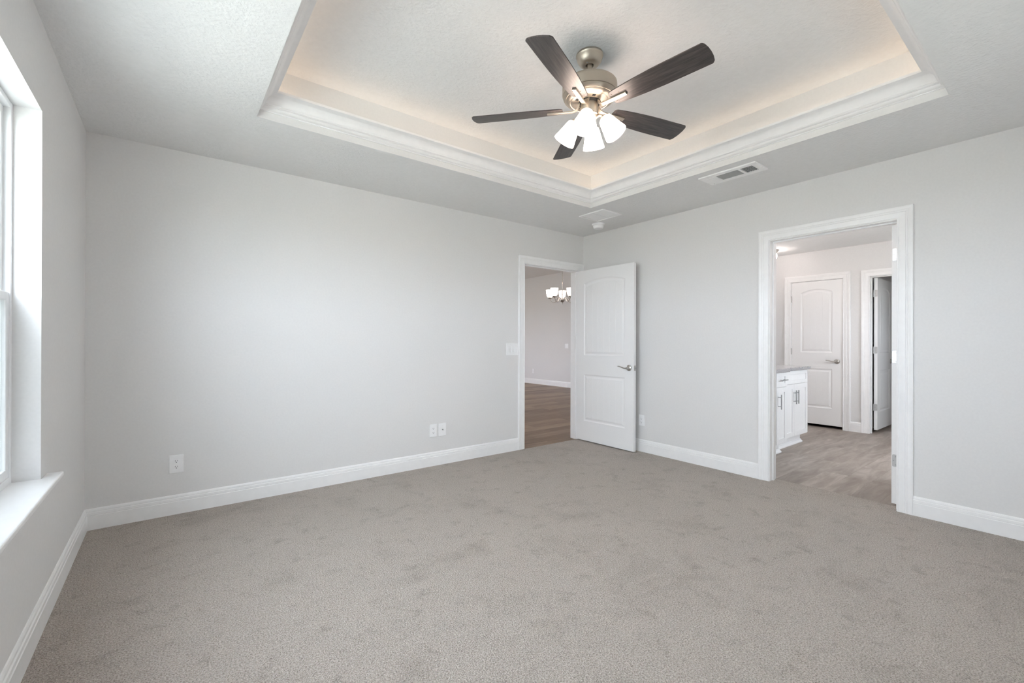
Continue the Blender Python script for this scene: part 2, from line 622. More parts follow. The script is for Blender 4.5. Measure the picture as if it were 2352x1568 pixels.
def door_frame(name, label, axis, u0, u1, zt, p0, p1, front, stop_at, both=True, z0=-0.012):
    """Jamb boards lining the opening between wall planes p0 < p1, a stop strip, and casings."""
    g = (lambda u, p, z: (u, p, z)) if axis == 'x' else (lambda u, p, z: (p, u, z))
    root = thing(name, label, 'door frame', kind='structure')
    mb = MB()
    e = 0.003
    mb.box(g(u0 - J, p0 - e, z0), g(u0, p1 + e, zt + J)).box(g(u1, p0 - e, z0), g(u1 + J, p1 + e, zt + J))
    mb.box(g(u0, p0 - e, zt), g(u1, p1 + e, zt + J))
    mb.build('jamb', M_TRIM, root)
    s0, s1 = stop_at
    mb = MB()
    mb.box(g(u0, s0, z0), g(u0 + 0.011, s1, zt)).box(g(u1 - 0.011, s0, z0), g(u1, s1, zt)).box(g(u0 + 0.011, s0, zt - 0.011), g(u1 - 0.011, s1, zt))
    mb.build('door_stop', M_TRIM, root, bevel=0.002)
    r = 0.005
    casing_mesh(lambda u, d, z: g(u, p0 - d, z), u0 - r, u1 + r, zt + r, CW - r).build('casing', M_TRIM, root)
    if both:
        casing_mesh(lambda u, d, z: g(u, p1 + d, z), u0 - r, u1 + r, zt + r, CW - r).build('casing', M_TRIM, root)
    return root


door_frame('trim_2', 'white frame of the doorway beside the room corner', 'x', DB[0], DB[1], DB[2], 0, T, -1, (0.035, 0.075))
door_frame('trim_3', 'white fluted frame of the bathroom doorway', 'y', DR[0], DR[1], DR[2], 0, T, -1, (0.045, 0.082))
door_frame('trim_4', 'white frame around the closed door beyond the vanity', 'y', D2[0], D2[1], D2[2], XF, XF + T, -1, (XF + 0.05, XF + 0.08), both=False)
door_frame('trim_5', 'white frame of the dark closet doorway in the bathroom', 'y', D3[0], D3[1], D3[2], XF, XF + T, -1, (XF + 0.045, XF + 0.08), both=False)


# ------------------------------------------------------------------ doors
def panel_relief(mb, u0, u1, z0, z1, rise, y, sgn, planks, W_, H_):
    """A moulded panel (arched when rise > 0) sunk into the face y; sgn: outward direction of the face. Returns column us and arch for the surround."""
    cols = [0.0]
    npk = planks
    nsub = 4
    for i in range(npk):
        for k in range(1, nsub + 1):
            cols.append((i + k / nsub) / npk)
    grooves = set()
    out = []
    eps = 0.012 / 1.0
    for c in cols:
        i = round(c * npk)
        if abs(c * npk - i) < 1e-6 and 0 < i < npk:
            out += [(c - 0.008, 0), (c, 1), (c + 0.008, 0)]
        else:
            out.append((c, 0))
    cols = out
    nc = len(cols)

    def top(c, d):
        return z1 + rise * (1 - (2 * c - 1) ** 2) - d

    loops = [(0, 0.0), (0.006, 0.0045), (0.014, 0.0075), (0.022, 0.0075), (0.030, 0.0055), (0.042, 0.0020), (0.046, 0.0020)]
    rows = []
    for d, dep in loops:
        ua, ub = u0 + d, u1 - d
        t = [(ua + (ub - ua) * c, y - sgn * (dep + (0.0011 * g if d > 0.043 else 0)), top(c, d)) for c, g in cols]
        b = [(ua + (ub - ua) * c, y - sgn * (dep + (0.0011 * g if d > 0.043 else 0)), z0 + d) for c, g in cols]
        rows.append((t, b))
    for (t, b), (t2, b2) in zip(rows, rows[1:]):
        for i in range(nc - 1):
            mb.add([t[i], t[i + 1], t2[i + 1], t2[i]], [(0, 1, 2, 3)])
            mb.add([b[i], b[i + 1], b2[i + 1], b2[i]], [(0, 1, 2, 3)])
        mb.add([t[0], b[0], b2[0], t2[0]], [(0, 1, 2, 3)])
        mb.add([t[-1], b[-1], b2[-1], t2[-1]], [(0, 1, 2, 3)])
    t, b = rows[-1]
    for i in range(nc - 1):
        mb.add([t[i], t[i + 1], b[i + 1], b[i]], [(0, 1, 2, 3)])
    return rows[0]


def leaf_mesh(w, h, t, planks):
    mb = MB()
    s0, s1 = 0.118, w - 0.118
    for y, sg in ((0.0, -1), (t, 1)):
        tl, bl = panel_relief(mb, s0, s1, 0.235, 0.79, 0.0, y, sg, planks, w, h)
        tu, bu = panel_relief(mb, s0, s1, 1.02, h - 0.158, 0.045, y, sg, planks, w, h)
        quad = lambda a, b, c, d: mb.add([a, b, c, d], [(0, 1, 2, 3)])
        quad((0, y, 0), (s0, y, 0), (s0, y, h), (0, y, h))
        quad((s1, y, 0), (w, y, 0), (w, y, h), (s1, y, h))
        for i in range(len(tl) - 1):
            ua, ub = tl[i][0], tl[i + 1][0]
            quad((ua, y, 0), (ub, y, 0), bl[i + 1], bl[i])
            quad(tl[i], tl[i + 1], bu[i + 1], bu[i])
            quad(tu[i], tu[i + 1], (ub, y, h), (ua, y, h))
    for a, b in (((0, 0, 0), (0, t, h)), ((w, 0, 0), (w, t, h))):
        mb.add([(a[0], 0, 0), (a[0], t, 0), (a[0], t, h), (a[0], 0, h)], [(0, 1, 2, 3)])
    mb.add([(0, 0, 0), (w, 0, 0), (w, t, 0), (0, t, 0)], [(0, 1, 2, 3)])
    mb.add([(0, 0, h), (w, 0, h), (w, t, h), (0, t, h)], [(0, 1, 2, 3)])
    # weld
    bm = bmesh.new()
    me = bpy.data.meshes.new('tmp')
    me.from_pydata(mb.v, [], mb.f)
    bm.from_mesh(me)
    bmesh.ops.remove_doubles(bm, verts=bm.verts, dist=1e-5)
    out = MB()
    bm.verts.index_update()
    out.add([v.co.copy() for v in bm.verts], [[v.index for v in f.verts] for f in bm.faces])
    bm.free()
    return out


def lever(root, u, z, y, sg, toward):
    """A round rose and a wavy lever pointing to `toward` (+1/-1 along u)."""
    mtx = Matrix.Translation((u, y, z)) @ Matrix.Rotation(rad(90) * (1 if sg < 0 else -1), 4, 'X')
    mb = MB()
    mb.lathe([(0.0335, 0), (0.0335, 0.004), (0.031, 0.009), (0.022, 0.013), (0.016, 0.016), (0.0135, 0.020), (0.0125, 0.042), (0.011, 0.047), (0, 0.048)], 32, mtx)
    h = mb.build('door_handle', M_NICKEL, root, smooth=True)
    pts, rs = [], []
    for k in range(15):
        s = k / 14
        pts.append((u + toward * (0.125 * s), y + sg * (0.043 + 0.006 * sin(s * pi)), z + 0.016 * s * s - 0.010 * sin(s * pi * 1.5) * (1 - s) + 0.006 * sin(s * pi)))
        rs.append(0.0095 * (1 - 0.35 * s) if k < 14 else 0.003)
    mb = MB()
    mb.tube(pts, rs, 12, flat=0.75)
    mb.build('lever', M_NICKEL, h, smooth=True)


def hinges(root, mat, u, t, zs, edge=True, ymin=0.002, knuckle_y=None):
    for z in zs:
        mb = MB()
        if edge:  # leaf plate let into the hinge edge, rounded corners
            pl = []
            a, b, r = 0.031 / 2, 0.089 / 2, 0.008
            for cx_, cz_, st in ((a - r, b - r, 0), (-a + r, b - r, 90), (-a + r, -b + r, 180), (a - r, -b + r, 270)):
                for k in range(5):
                    w_ = rad(st + k * 22.5)
                    pl.append((cx_ + r * cos(w_), cz_ + r * sin(w_)))
            mb.prism(pl, -0.0016, 0.0005, lambda x, zz, d: (u + d, t / 2 + x - 0.002, z + zz))
        ky = t + 0.004 if knuckle_y is None else knuckle_y
        mb.lathe([(0.0, -0.047), (0.0055, -0.046), (0.0055, 0.046), (0.0, 0.047)], 12, Matrix.Translation((u - 0.003, ky, z)))
        h = mb.build('hinge', mat, root, smooth=True)
        if edge:
            for dx, dz in ((-0.006, 0.03), (0.006, 0.0), (-0.006, -0.03)):
                mb = MB()
                mb.lathe([(0.0038, 0), (0.003, 0.0009), (0, 0.0010)], 10, Matrix.Translation((u - 0.0016, t / 2 + dx, z + dz)) @ Matrix.Rotation(rad(-90), 4, 'Y'))
                mb.build('screw', M_PULL, h)


def door(name, label, w, h, loc, rotz, planks, hinge_edge, hinge_zs, handle=True, mat=M_DOOR, knuckle_y=None, t=0.035):
    root = leaf_mesh(w, h, t, planks).build(name, mat)
    root.location = loc
    root.rotation_euler = (0, 0, rotz)
    tag(root, label, 'door', kind='structure')
    zz = 0.898
    lever(root, w - 0.062, zz, 0.0, -1, -1)
    lever(root, w - 0.062, zz, t, 1, -1)
    mb = MB()
    mb.box((w - 0.0005, 0.005, zz - 0.028), (w + 0.0015, t - 0.005, zz + 0.028))
    lp = mb.build('latch_plate', M_NICKEL, root)
    mb = MB()
    mb.prism([(0.010, -0.008), (0.025, -0.008), (0.025, 0.008), (0.010, 0.008)], 0.0, 0.011, lambda a, b, d: (w + 0.0015 + d * (1 if a > 0.02 else 0.2), a, zz + b))
    mb.build('latch_bolt', M_PULL, lp)
    hinges(root, M_HINGE if hinge_edge else M_NICKEL, 0.0, t, hinge_zs, hinge_edge, knuckle_y=knuckle_y)
    return root


d1 = door('door_1', 'white arched-panel door standing open against the wall by the corner', 0.842, 2.037, (-0.136, -0.021, 0.012), -pi / 2, 6, False, (0.25, 1.03, 1.80), knuckle_y=0.039)
door('door_2', 'closed white door with nickel lever beyond the vanity', 0.628, 2.04, (XF + 0.004, -1.157, 0.032), -pi / 2, 4, False, (0.30, 1.03, 1.80), knuckle_y=-0.004)
door('door_3', 'white closet door ajar in front of the dark closet, hinges showing', 0.71, 2.02, (3.345, -2.141, 0.034), 0, 5, True, (0.30, 1.06, 1.815))
door('door_4', 'white bathroom door seen edge-on inside the doorway, three hinge plates', 0.825, 2.055, (0.130, -2.988, 0.012), 0, 6, True, (0.315, 1.075, 1.825), knuckle_y=-0.004)

# ------------------------------------------------------------------ window
win = thing('window_1', 'tall white double-hung window in the deep recess of the left wall', 'window', (XL - 0.082, (WY0 + WY1) / 2, WZ0), kind='structure')
ym = (WY0 + WY1) / 2


def wbox(mb, x0, y0, z0, x1, y1, z1):
    return mb.box((x0, y0 - ym, z0 - WZ0), (x1, y1 - ym, z1 - WZ0))


mb = MB()                                    # outer frame with a centre mullion; local x = 0 is the room-side face of the frame
zb = WZ0 + 0.020
wbox(mb, -0.045, WY0, zb, 0, WY0 + 0.022, WZ1)
wbox(mb, -0.045, WY1 - 0.022, zb, 0, WY1, WZ1)
wbox(mb, -0.045, WY0 + 0.022, WZ1 - 0.022, 0, WY1 - 0.022, WZ1)
wbox(mb, -0.045, WY0 + 0.022, zb, 0, WY1 - 0.022, zb + 0.03)
wbox(mb, -0.045, ym - 0.04, zb + 0.03, 0, ym + 0.04, WZ1 - 0.022)
mb.build('window_frame', M_VINYL, win, bevel=0.002)
zmr = 1.36
for y0, y1 in ((WY0 + 0.022, ym - 0.04), (ym + 0.04, WY1 - 0.022)):
    for nm, xa, xb, z0, z1 in (('upper_sash', -0.044, -0.022, zmr - 0.015, WZ1 - 0.022), ('lower_sash', -0.021, -0.004, zb + 0.03, zmr + 0.02)):
        mb = MB()
        s = 0.034
        wbox(mb, xa, y0, z0, xb, y0 + s, z1)
        wbox(mb, xa, y1 - s, z0, xb, y1, z1)
        wbox(mb, xa, y0 + s, z0, xb, y1 - s, z0 + s)
        wbox(mb, xa, y0 + s, z1 - s, xb, y1 - s, z1)
        sash = mb.build(nm, M_VINYL, win, bevel=0.003)
        mb = MB()
        wbox(mb, (xa + xb) / 2 - 0.002, y0 + s - 0.004, z0 + s - 0.004, (xa + xb) / 2 + 0.002, y1 - s + 0.004, z1 - s + 0.004)
        mb.build('pane', M_GLASS, sash)
    mb = MB()                                # half screen outside the lower sash
    wbox(mb, -0.0465, y0, zb + 0.02, -0.0455, y1, zmr + 0.01)
    mb.build('insect_screen', M_SCREEN, win)
# stool and apron
mb = MB()
poly = [(XL - 0.125, WY0), (XL, WY0), (XL, WY0 - 0.10), (XL + 0.055, WY0 - 0.10), (XL + 0.055, WY1 + 0.10), (XL, WY1 + 0.10), (XL, WY1), (XL - 0.125, WY1)]
mb.prism([(x - win.location.x, y - ym) for x, y in poly], 0.0, 0.022)
mb.build('window_sill', M_TRIM, win, bevel=0.006, segs=3)

fill_win = thing('fill_window_near', 'unseen white window added behind the viewpoint to fill the room with daylight', 'window', (0, YN - 0.075, 0), kind='structure')
mb = MB()
x0, x1, z0, z1 = W2
for a_, b_ in (((x0, -0.045, z0), (x0 + 0.05, 0, z1)), ((x1 - 0.05, -0.045, z0), (x1, 0, z1)), ((x0 + 0.05, -0.045, z0), (x1 - 0.05, 0, z0 + 0.05)),
               ((x0 + 0.05, -0.045, z1 - 0.05), (x1 - 0.05, 0, z1)), ((x0 + 0.05, -0.045, (z0 + z1) / 2 - 0.02), (x1 - 0.05, 0, (z0 + z1) / 2 + 0.02))):
    mb.box(a_, b_)
fr2 = mb.build('window_frame', M_VINYL, fill_win, bevel=0.002)
for a_, b_ in ((z0 + 0.05, (z0 + z1) / 2 - 0.02), ((z0 + z1) / 2 + 0.02, z1 - 0.05)):
    MB().box((x0 + 0.05, -0.025, a_), (x1 - 0.05, -0.021, b_)).build('pane', M_GLASS, fr2)

# lawn outside
mb = MB()
mb.box((-60, -60, -0.5), (60, 60, -0.45))
struct(mb.build('ground', M_GRASS), 'pale lawn outside the window', 'lawn')

# ------------------------------------------------------------------ great room beyond the back doorway
mb = MB()
mb.box((XL - 0.2, -0.013, -0.06), (0.0, 0.0, -0.010))
mb = MB().box((DB[0] - 0.0, -0.013, -0.05), (DB[1], 0.0, -0.010))
mb.box((-5.0, 0.0, -0.05), (XG, 8.5, -0.010))
struct(mb.build('floor_great_room', M_OAK), 'brown oak plank floor beyond the corner doorway', 'floor')
struct(MB().box((XG, T, -0.05), (XG + T, 8.5, HG)).build('wall_great_room_right', M_WALL), 'grey wall behind the chandelier', 'wall')
struct(wall_mesh('x', -5.0, XG + T, -0.05, HG, 8.5, 8.5 + T, [(-1.5, 0.6, 0.4, 2.2)]).build('wall_great_room_far', M_WALL), 'far grey wall of the great room', 'wall')  # the hole is an added, unseen opening that brightens the great room
struct(MB().box((-5.0 - T, T, -0.05), (-5.0, 8.5, HG)).build('wall_great_room_left', M_WALL), 'side grey wall of the great room', 'wall')
struct(MB().box((T, 0.0, -0.05), (XG + T, T, HG)).build('wall_great_room_near', M_WALL), 'near grey wall of the great room', 'wall')
struct(MB().box((-5.0 - T, 0, HG), (XG + T, 8.5 + T, HG + 0.1)).build('ceiling_great_room', M_CEIL), 'higher textured ceiling of the great room', 'ceiling')
baseboard('baseboard_great_room', 'right', T, 8.5, 0, 0, 'white baseboard along the great room wall', z0=-0.010, hs=1.1, plane=XG)

# ------------------------------------------------------------------ bathroom shell
BY0, BY1 = -4.25, -0.35
struct(MB().box((T, BY0, -0.05), (XF + 1.75, BY1, -0.009)).build('floor_bathroom', M_LVP), 'grey brown plank floor of the bathroom', 'floor')
struct(wall_mesh('y', BY0, BY1, -0.05, 2.6, XF, XF + T, [(D2[0] - J, D2[1] + J, -0.05, D2[2] + J), (D3[0] - J, D3[1] + J, -0.05, D3[2] + J)]).build('wall_bathroom_far', M_WALL),
       'warm grey bathroom wall holding the two inner doors', 'wall')
struct(MB().box((T, -1.19, -0.05), (2.03, BY1, 2.6)).build('wall_bathroom_vanity', M_WALL), 'grey wall behind the vanity', 'wall')
struct(MB().box((2.03, BY1, -0.05), (XF + T, BY1 + T, 2.6)).build('wall_bathroom_left', M_WALL), 'grey wall at the far end of the bathroom', 'wall')
W3 = (1.15, 2.25, 1.25, 2.0)           # added bathroom window, out of view, brightens the vanity fronts
struct(wall_mesh('x', T, XF + T, -0.05, 2.6, BY0 - T, BY0, [W3]).build('wall_bathroom_near', M_WALL), 'grey bathroom wall behind the open door', 'wall')
struct(MB().box((T, BY0, H), (XF, BY1, 2.6)).build('ceiling_bathroom', M_CEIL), 'textured bathroom ceiling', 'ceiling')
struct(wall_mesh('y', -3.4, -0.8, -0.05, 2.6, XF + 1.6, XF + 1.7).build('wall_closet_back', M_WALL), 'dim back wall of the closet', 'wall')
struct(MB().box((XF + T, -3.4, -0.05), (XF + 1.6, -3.3, 2.6)).box((XF + T, -0.9, -0.05), (XF + 1.6, -0.8, 2.6)).box((XF + T, -2.0, -0.05), (XF + 1.6, -1.95, 2.6)).build('wall_closet_side', M_WALL), 'dim side walls of the closet', 'wall')
struct(MB().box((XF + T, -3.4, H), (XF + 1.7, -0.8, 2.6)).build('ceiling_closet', M_CEIL), 'dim closet ceiling', 'ceiling')
baseboard('baseboard_bathroom', 'right', D3[1] + CW, D2[0] - CW, 0, 0, 'short white baseboard between the two bathroom doors', z0=-0.009, plane=XF)


bath_fill_win = thing('fill_window_bath', 'small unseen bathroom window added opposite the vanity to light it', 'window', (0, BY0 - 0.075, 0), kind='structure')
mb = MB()
x0, x1, z0, z1 = W3
for a_, b_ in (((x0, -0.045, z0), (x0 + 0.04, 0, z1)), ((x1 - 0.04, -0.045, z0), (x1, 0, z1)), ((x0 + 0.04, -0.045, z0), (x1 - 0.04, 0, z0 + 0.04)), ((x0 + 0.04, -0.045, z1 - 0.04), (x1 - 0.04, 0, z1))):
    mb.box(a_, b_)
fr3 = mb.build('window_frame', M_VINYL, bath_fill_win, bevel=0.002)
MB().box((x0 + 0.04, -0.025, z0 + 0.04), (x1 - 0.04, -0.021, z1 - 0.04)).build('pane', M_GLASS, fr3)


# ------------------------------------------------------------------ vanity
def shaker(mb, x0, x1, z0, z1, yf, rail=0.055, t=0.019):
    """Shaker front facing -y with its face at yf."""
    mb.box((x0, yf, z0), (x0 + rail, yf + t, z1)).box((x1 - rail, yf, z0), (x1, yf + t, z1))
    mb.box((x0 + rail, yf, z0), (x1 - rail, yf + t, z0 + rail)).box((x0 + rail, yf, z1 - rail), (x1 - rail, yf + t, z1))
    mb.box((x0 + rail, yf + 0.009, z0 + rail), (x1 - rail, yf + t, z1 - rail))
    return mb


def bar_pull(parent, x, z, yf, L, vertical):
    mb = MB()
    d = Vector((0, 0, 1)) if vertical else Vector((1, 0, 0))
    c = Vector((x, yf - 0.033, z))
    mb.tube([c - d * L / 2, c + d * L / 2], 0.006, 12)
    for s in (-1, 1):
        e = c + d * (s * L * 0.31)
        mb.tube([e, e + Vector((0, 0.034, 0))], 0.0045, 10)
    return mb.build('pull', M_PULL, parent, smooth=True)


def vanity(name, label, x0, x1, yf, yb, drawer, doors, side):
    root = thing(name, label, 'cabinet', (x0, yb, -0.009))
    off = Vector((-x0, -yb, 0.009))

    def pt(mb, nm, parent=root, **kw):
        o = mb.build(nm, M_CAB, parent, **kw)
        return o
    S = lambda p: tuple(Vector(p) + off)
    mb = MB().box(S((x0, yf + 0.02, 0.105)), S((x1, yb, 0.8715)))
    pt(mb, 'body')
    mb = MB().box(S((x0, yf + 0.075, -0.009)), S((x1 - 0.02, yb, 0.105)))
    pt(mb, 'toe_kick')
    mb = MB()                                # shoe moulding with an ogee front
    sp = [(0, 0), (0.024, 0), (0.026, 0.010), (0.020, 0.018), (0.008, 0.026), (0.004, 0.036), (0, 0.038)]
    mb.sweep(sp, [lambda d, z: S((x0, yf + 0.075 - d, z - 0.009)), lambda d, z: S((x1 - 0.012, yf + 0.075 - d, z - 0.009))])
    pt(mb, 'shoe_moulding')
    g = 0.003
    mb = MB()
    zt, zd = 0.868, 0.716
    v = Vector(S((0, yf, 0)))
    a0, a1 = x0 + g - x0, x1 - g - x0
    shaker(mb, a0, a1, zd + 0.009, zt + 0.009, v.y, 0.042)
    dr = pt(mb, 'drawer', bevel=0.0015)
    if drawer:
        bar_pull(dr, (a0 + a1) / 2 + drawer * 0, (zd + zt) / 2 + 0.009, v.y, 0.13, False)
    wd = (a1 - a0 - g * (doors - 1)) / doors
    for k in range(doors):
        b0 = a0 + k * (wd + g)
        mb = MB()
        shaker(mb, b0, b0 + wd, 0.112 + 0.009, zd - g + 0.009, v.y)
        dd = pt(mb, 'door', bevel=0.0015)
        px = side[k]
        bar_pull(dd, b0 + (0.03 if px < 0 else wd - 0.03), zd - 0.14, v.y, 0.155, True)
    return root


vanity('vanity_cabinet', 'narrow white vanity base with one drawer and one door beside the door jamb', 0.955, 1.219, -1.85, -1.195, 1, 1, [-1])
vanity('vanity_cabinet', 'wide white vanity base with paired bar pulls under the granite top', 1.221, 2.008, -1.78, -1.195, 0, 2, [1, -1])
mb = MB()
mb.prism([(0.5, -1.875), (1.235, -1.875), (1.235, -1.806), (2.03, -1.806), (2.03, -1.19), (0.5, -1.19)], 0.8735, 0.908)
tag(mb.build('countertop', M_GRANITE, bevel=0.004), 'grey speckled granite countertop on the white vanity', 'countertop')
# knee-space side panel that carries the near end of the worktop
tag(MB().box((0.5, -1.84, -0.009), (0.955, -1.19, 0.8735)).build('vanity_end_cabinet', M_CAB), 'white end section of the vanity beside the doorway jamb', 'cabinet')


# ------------------------------------------------------------------ ceiling fan
FX, FY = -2.204, -2.112
fan = thing('ceiling_fan', 'five-blade pewter ceiling fan with dark wood blades hanging from the tray', 'ceiling fan', (FX, FY, HT))
Z = lambda z: z - HT
mb = MB()
mb.lathe([(0.074, Z(2.81)), (0.0755, Z(2.805)), (0.0755, Z(2.799)), (0.073, Z(2.796)), (0.072, Z(2.788)), (0.066, Z(2.772)), (0.055, Z(2.757)), (0.044, Z(2.750)), (0.024, Z(2.748)), (0.022, Z(2.752)), (0.020, Z(2.775)), (0.006, Z(2.78))], 48)
cn = mb.build('canopy', M_FANMET, fan, smooth=True)
for k in range(2):
    a = rad(200 + 180 * k)
    mb = MB()
    mb.lathe([(0.004, 0), (0.003, -0.002), (0, -0.0025)], 10, Matrix.Translation((0.034 * cos(a), 0.034 * sin(a), Z(2.749))))
    mb.build('screw', M_PULL, cn)
mb = MB()
mb.lathe([(0.0125, Z(2.79)), (0.0125, Z(2.662)), (0.018, Z(2.660)), (0.020, Z(2.650)), (0.020, Z(2.640))], 24)
mb.build('downrod', M_FANMET, fan, smooth=True)
mb = MB()
mb.lathe([(0.0, Z(2.652)), (0.03, Z(2.652)), (0.12, Z(2.649)), (0.143, Z(2.645)), (0.151, Z(2.638)), (0.153, Z(2.628)), (0.153, Z(2.585)), (0.150, Z(2.580)), (0.146, Z(2.579)), (0.149, Z(2.576)),
          (0.148, Z(2.571)), (0.143, Z(2.562)), (0.136, Z(2.555)), (0.132, Z(2.555)), (0.130, Z(2.551)), (0.118, Z(2.544)), (0.110, Z(2.541)), (0.106, Z(2.543)), (0.102, Z(2.540)), (0.085, Z(2.538)), (0.0, Z(2.538))], 64)
mh = mb.build('motor_housing', M_FANMET, fan, smooth=True)
for k in range(5):                           # vent slots in the underside
    mb = MB()
    a = rad(203.3 + 36 + 72 * k)
    mb.box((-0.008, -0.009, 0), (0.008, 0.009, 0.003))
    for i in range(-8, 0):
        v = Matrix.Rotation(a, 4, 'Z') @ (Vector(mb.v[i]) + Vector((0.082, 0, Z(2.5370))))
        mb.v[i] = tuple(v)
    mb.build('vent_slot', M_DARK, mh)
mb = MB()
mb.lathe([(0.0, Z(2.544)), (0.062, Z(2.544)), (0.064, Z(2.539)), (0.060, Z(2.532)), (0.0, Z(2.530))], 40)
mb.build('flywheel', M_DARK, fan, smooth=True)

# blades
R0, R1 = 0.150, 0.677
top, bot = [], []
for k in range(13):
    s = k / 12
    r = R0 + 0.018 + (R1 - R0 - 0.034) * s
    hw = 0.049 + 0.019 * (1 - (1 - min(1, s * 1.5)) ** 2)
    top.append((r, hw))
    bot.append((r, -hw))
tipc = [(R1 - 0.010, 0.064), (R1 - 0.003, 0.055), (R1 + 0.003, 0.028), (R1 + 0.0045, 0.0), (R1 + 0.003, -0.028), (R1 - 0.003, -0.055), (R1 - 0.010, -0.064)]
root_ = [(R0 + 0.006, -0.044), (R0, -0.035), (R0, 0.035), (R0 + 0.006, 0.044)]
outline = top + tipc + bot[::-1] + root_
mbb = MB()
mbb.prism(outline, -0.003, 0.003)
blade0 = mbb.build('blade', M_BLADE, fan, bevel=0.0012)
# blade iron in the same frame as the blade
pth = [(0.056, 0.036), (0.058, 0.024), (0.063, 0.012), (0.073, 0.001), (0.090, -0.0060), (0.112, -0.0075), (0.19, -0.0075), (0.240, -0.0075)]
hwid = [0.013, 0.013, 0.013, 0.013, 0.0125, 0.0120, 0.0115, 0.0110]
mbi = MB()
vs, fs = [], []
for i, (r, z) in enumerate(pth):
    a, b = pth[max(i - 1, 0)], pth[min(i + 1, len(pth) - 1)]
    tx, tz = b[0] - a[0], b[1] - a[1]
    L = sqrt(tx * tx + tz * tz)
    nx, nz = -tz / L, tx / L
    for s, q in ((-1, -1), (1, -1), (1, 1), (-1, 1)):
        vs.append((r + nx * 0.0042 * q, hwid[i] * s, z + nz * 0.0042 * q))
for i in range(len(pth) - 1):
    for k in range(4):
        fs.append((i * 4 + k, i * 4 + (k + 1) % 4, (i + 1) * 4 + (k + 1) % 4, (i + 1) * 4 + k))
fs += [(0, 1, 2, 3), tuple((len(pth) - 1) * 4 + k for k in (3, 2, 1, 0))]
mbi.add(vs, fs)
iron0 = mbi.build('blade_iron', M_FANMET, blade0, smooth=True, bevel=0.0012)
blade_bits = [iron0]
for r, y in ((0.165, 0.028), (0.165, -0.028), (0.205, 0.022), (0.205, -0.022)):
    mb = MB()
    mb.lathe([(0.0034, 0), (0.0028, -0.0014), (0, -0.0016)], 10, Matrix.Translation((r, y, -0.003)))
    blade_bits.append(mb.build('screw', M_BRONZE, blade0))
ZB = Z(2.504)
for k in range(5):
    if k == 0:
        b = blade0
    else:
        b = blade0.copy()
        COL.objects.link(b)
        for ch in blade_bits:
            c = ch.copy()
            COL.objects.link(c)
            c.parent = b
    ph = rad(203.3 + 72 * k)
    # pitch about the blade's own axis: counter-clockwise edge lower
    b.rotation_mode = 'XYZ'
    b.matrix_basis = Matrix.Translation((0, 0, ZB)) @ Matrix.Rotation(ph, 4, 'Z') @ Matrix.Rotation(rad(-12.5), 4, 'X')

# light kit
mb = MB()
mb.lathe([(0.0, Z(2.532)), (0.045, Z(2.532)), (0.0485, Z(2.529)), (0.0490, Z(2.478)), (0.0465, Z(2.474)), (0.0505, Z(2.471)), (0.0505, Z(2.465)), (0.044, Z(2.461)), (0.040, Z(2.446)), (0.030, Z(2.436)), (0.012, Z(2.431)), (0.008, Z(2.421)), (0.0, Z(2.419))], 48)
lk = mb.build('light_kit', M_FANMET, fan, smooth=True)
mb = MB()                                    # pull chain
for i in range(10):
    mb.lathe([(0, 0.0016), (0.0016, 0), (0, -0.0016)], 6, Matrix.Translation((0.005, -0.004, Z(2.424) - 0.004 * i)))
mb.build('pull_chain', M_FANMET, fan)
SHP = [(r_s, z_s * 0.868) for r_s, z_s in [(0.020, 0.0), (0.030, 0.003), (0.0365, 0.010), (0.041, 0.028), (0.047, 0.060), (0.054, 0.095), (0.060, 0.120), (0.0625, 0.136), (0.0600, 0.136), (0.0575, 0.120), (0.0515, 0.095), (0.0445, 0.060), (0.0385, 0.028), (0.033, 0.012), (0.020, 0.004)]]
for k in range(4):
    a = rad(212.4 + 90 * k)
    d = Vector((cos(a), sin(a), 0))
    neck = Vector((0.083 * d.x, 0.083 * d.y, Z(2.439)))
    ax = (d * sin(rad(33)) + Vector((0, 0, -cos(rad(33))))).normalized()
    rot = Vector((0, 0, 1)).rotation_difference(ax).to_matrix().to_4x4()
    mtx = Matrix.Translation(neck) @ rot
    mb = MB()
    mb.tube([d * 0.036 + Vector((0, 0, Z(2.450))), d * 0.056 + Vector((0, 0, Z(2.460))), neck - ax * 0.016, neck - ax * 0.010], 0.008, 12)
    mb.lathe([(0.0, -0.014), (0.016, -0.013), (0.021, -0.006), (0.022, 0.003), (0.0, 0.004)], 24, mtx)
    arm = mb.build('lamp_arm', M_FANMET, fan, smooth=True)
    mb = MB()
    mb.lathe(SHP, 40, mtx, closed=True)
    sh = mb.build('lamp_shade', M_SHADE, fan, smooth=True)
    mb = MB()
    mb.lathe([(0, 0.01), (0.012, 0.02), (0.013, 0.04), (0.024, 0.058), (0.027, 0.075), (0.020, 0.092), (0, 0.098)], 20, mtx)
    mb.build('bulb', M_SHADE, sh, smooth=True)

# ------------------------------------------------------------------ ceiling fittings
reg = thing('ceiling_register', 'long white supply vent with a dark grille end on the ceiling ledge', 'air vent', (-0.629, -2.150, H))


def reg_part(nm, mat, boxes, bevel=0.0):
    mb = MB()
    for b in boxes:
        mb.box((b[0], b[1], b[2]), (b[3], b[4], b[5]))
    return mb.build(nm, mat, reg, bevel=bevel)


hx, hy = 0.108, 0.2175


def Y(t):     # t runs 0..1 from the corner end (+y) to the near end
    return hy - 2 * hy * t


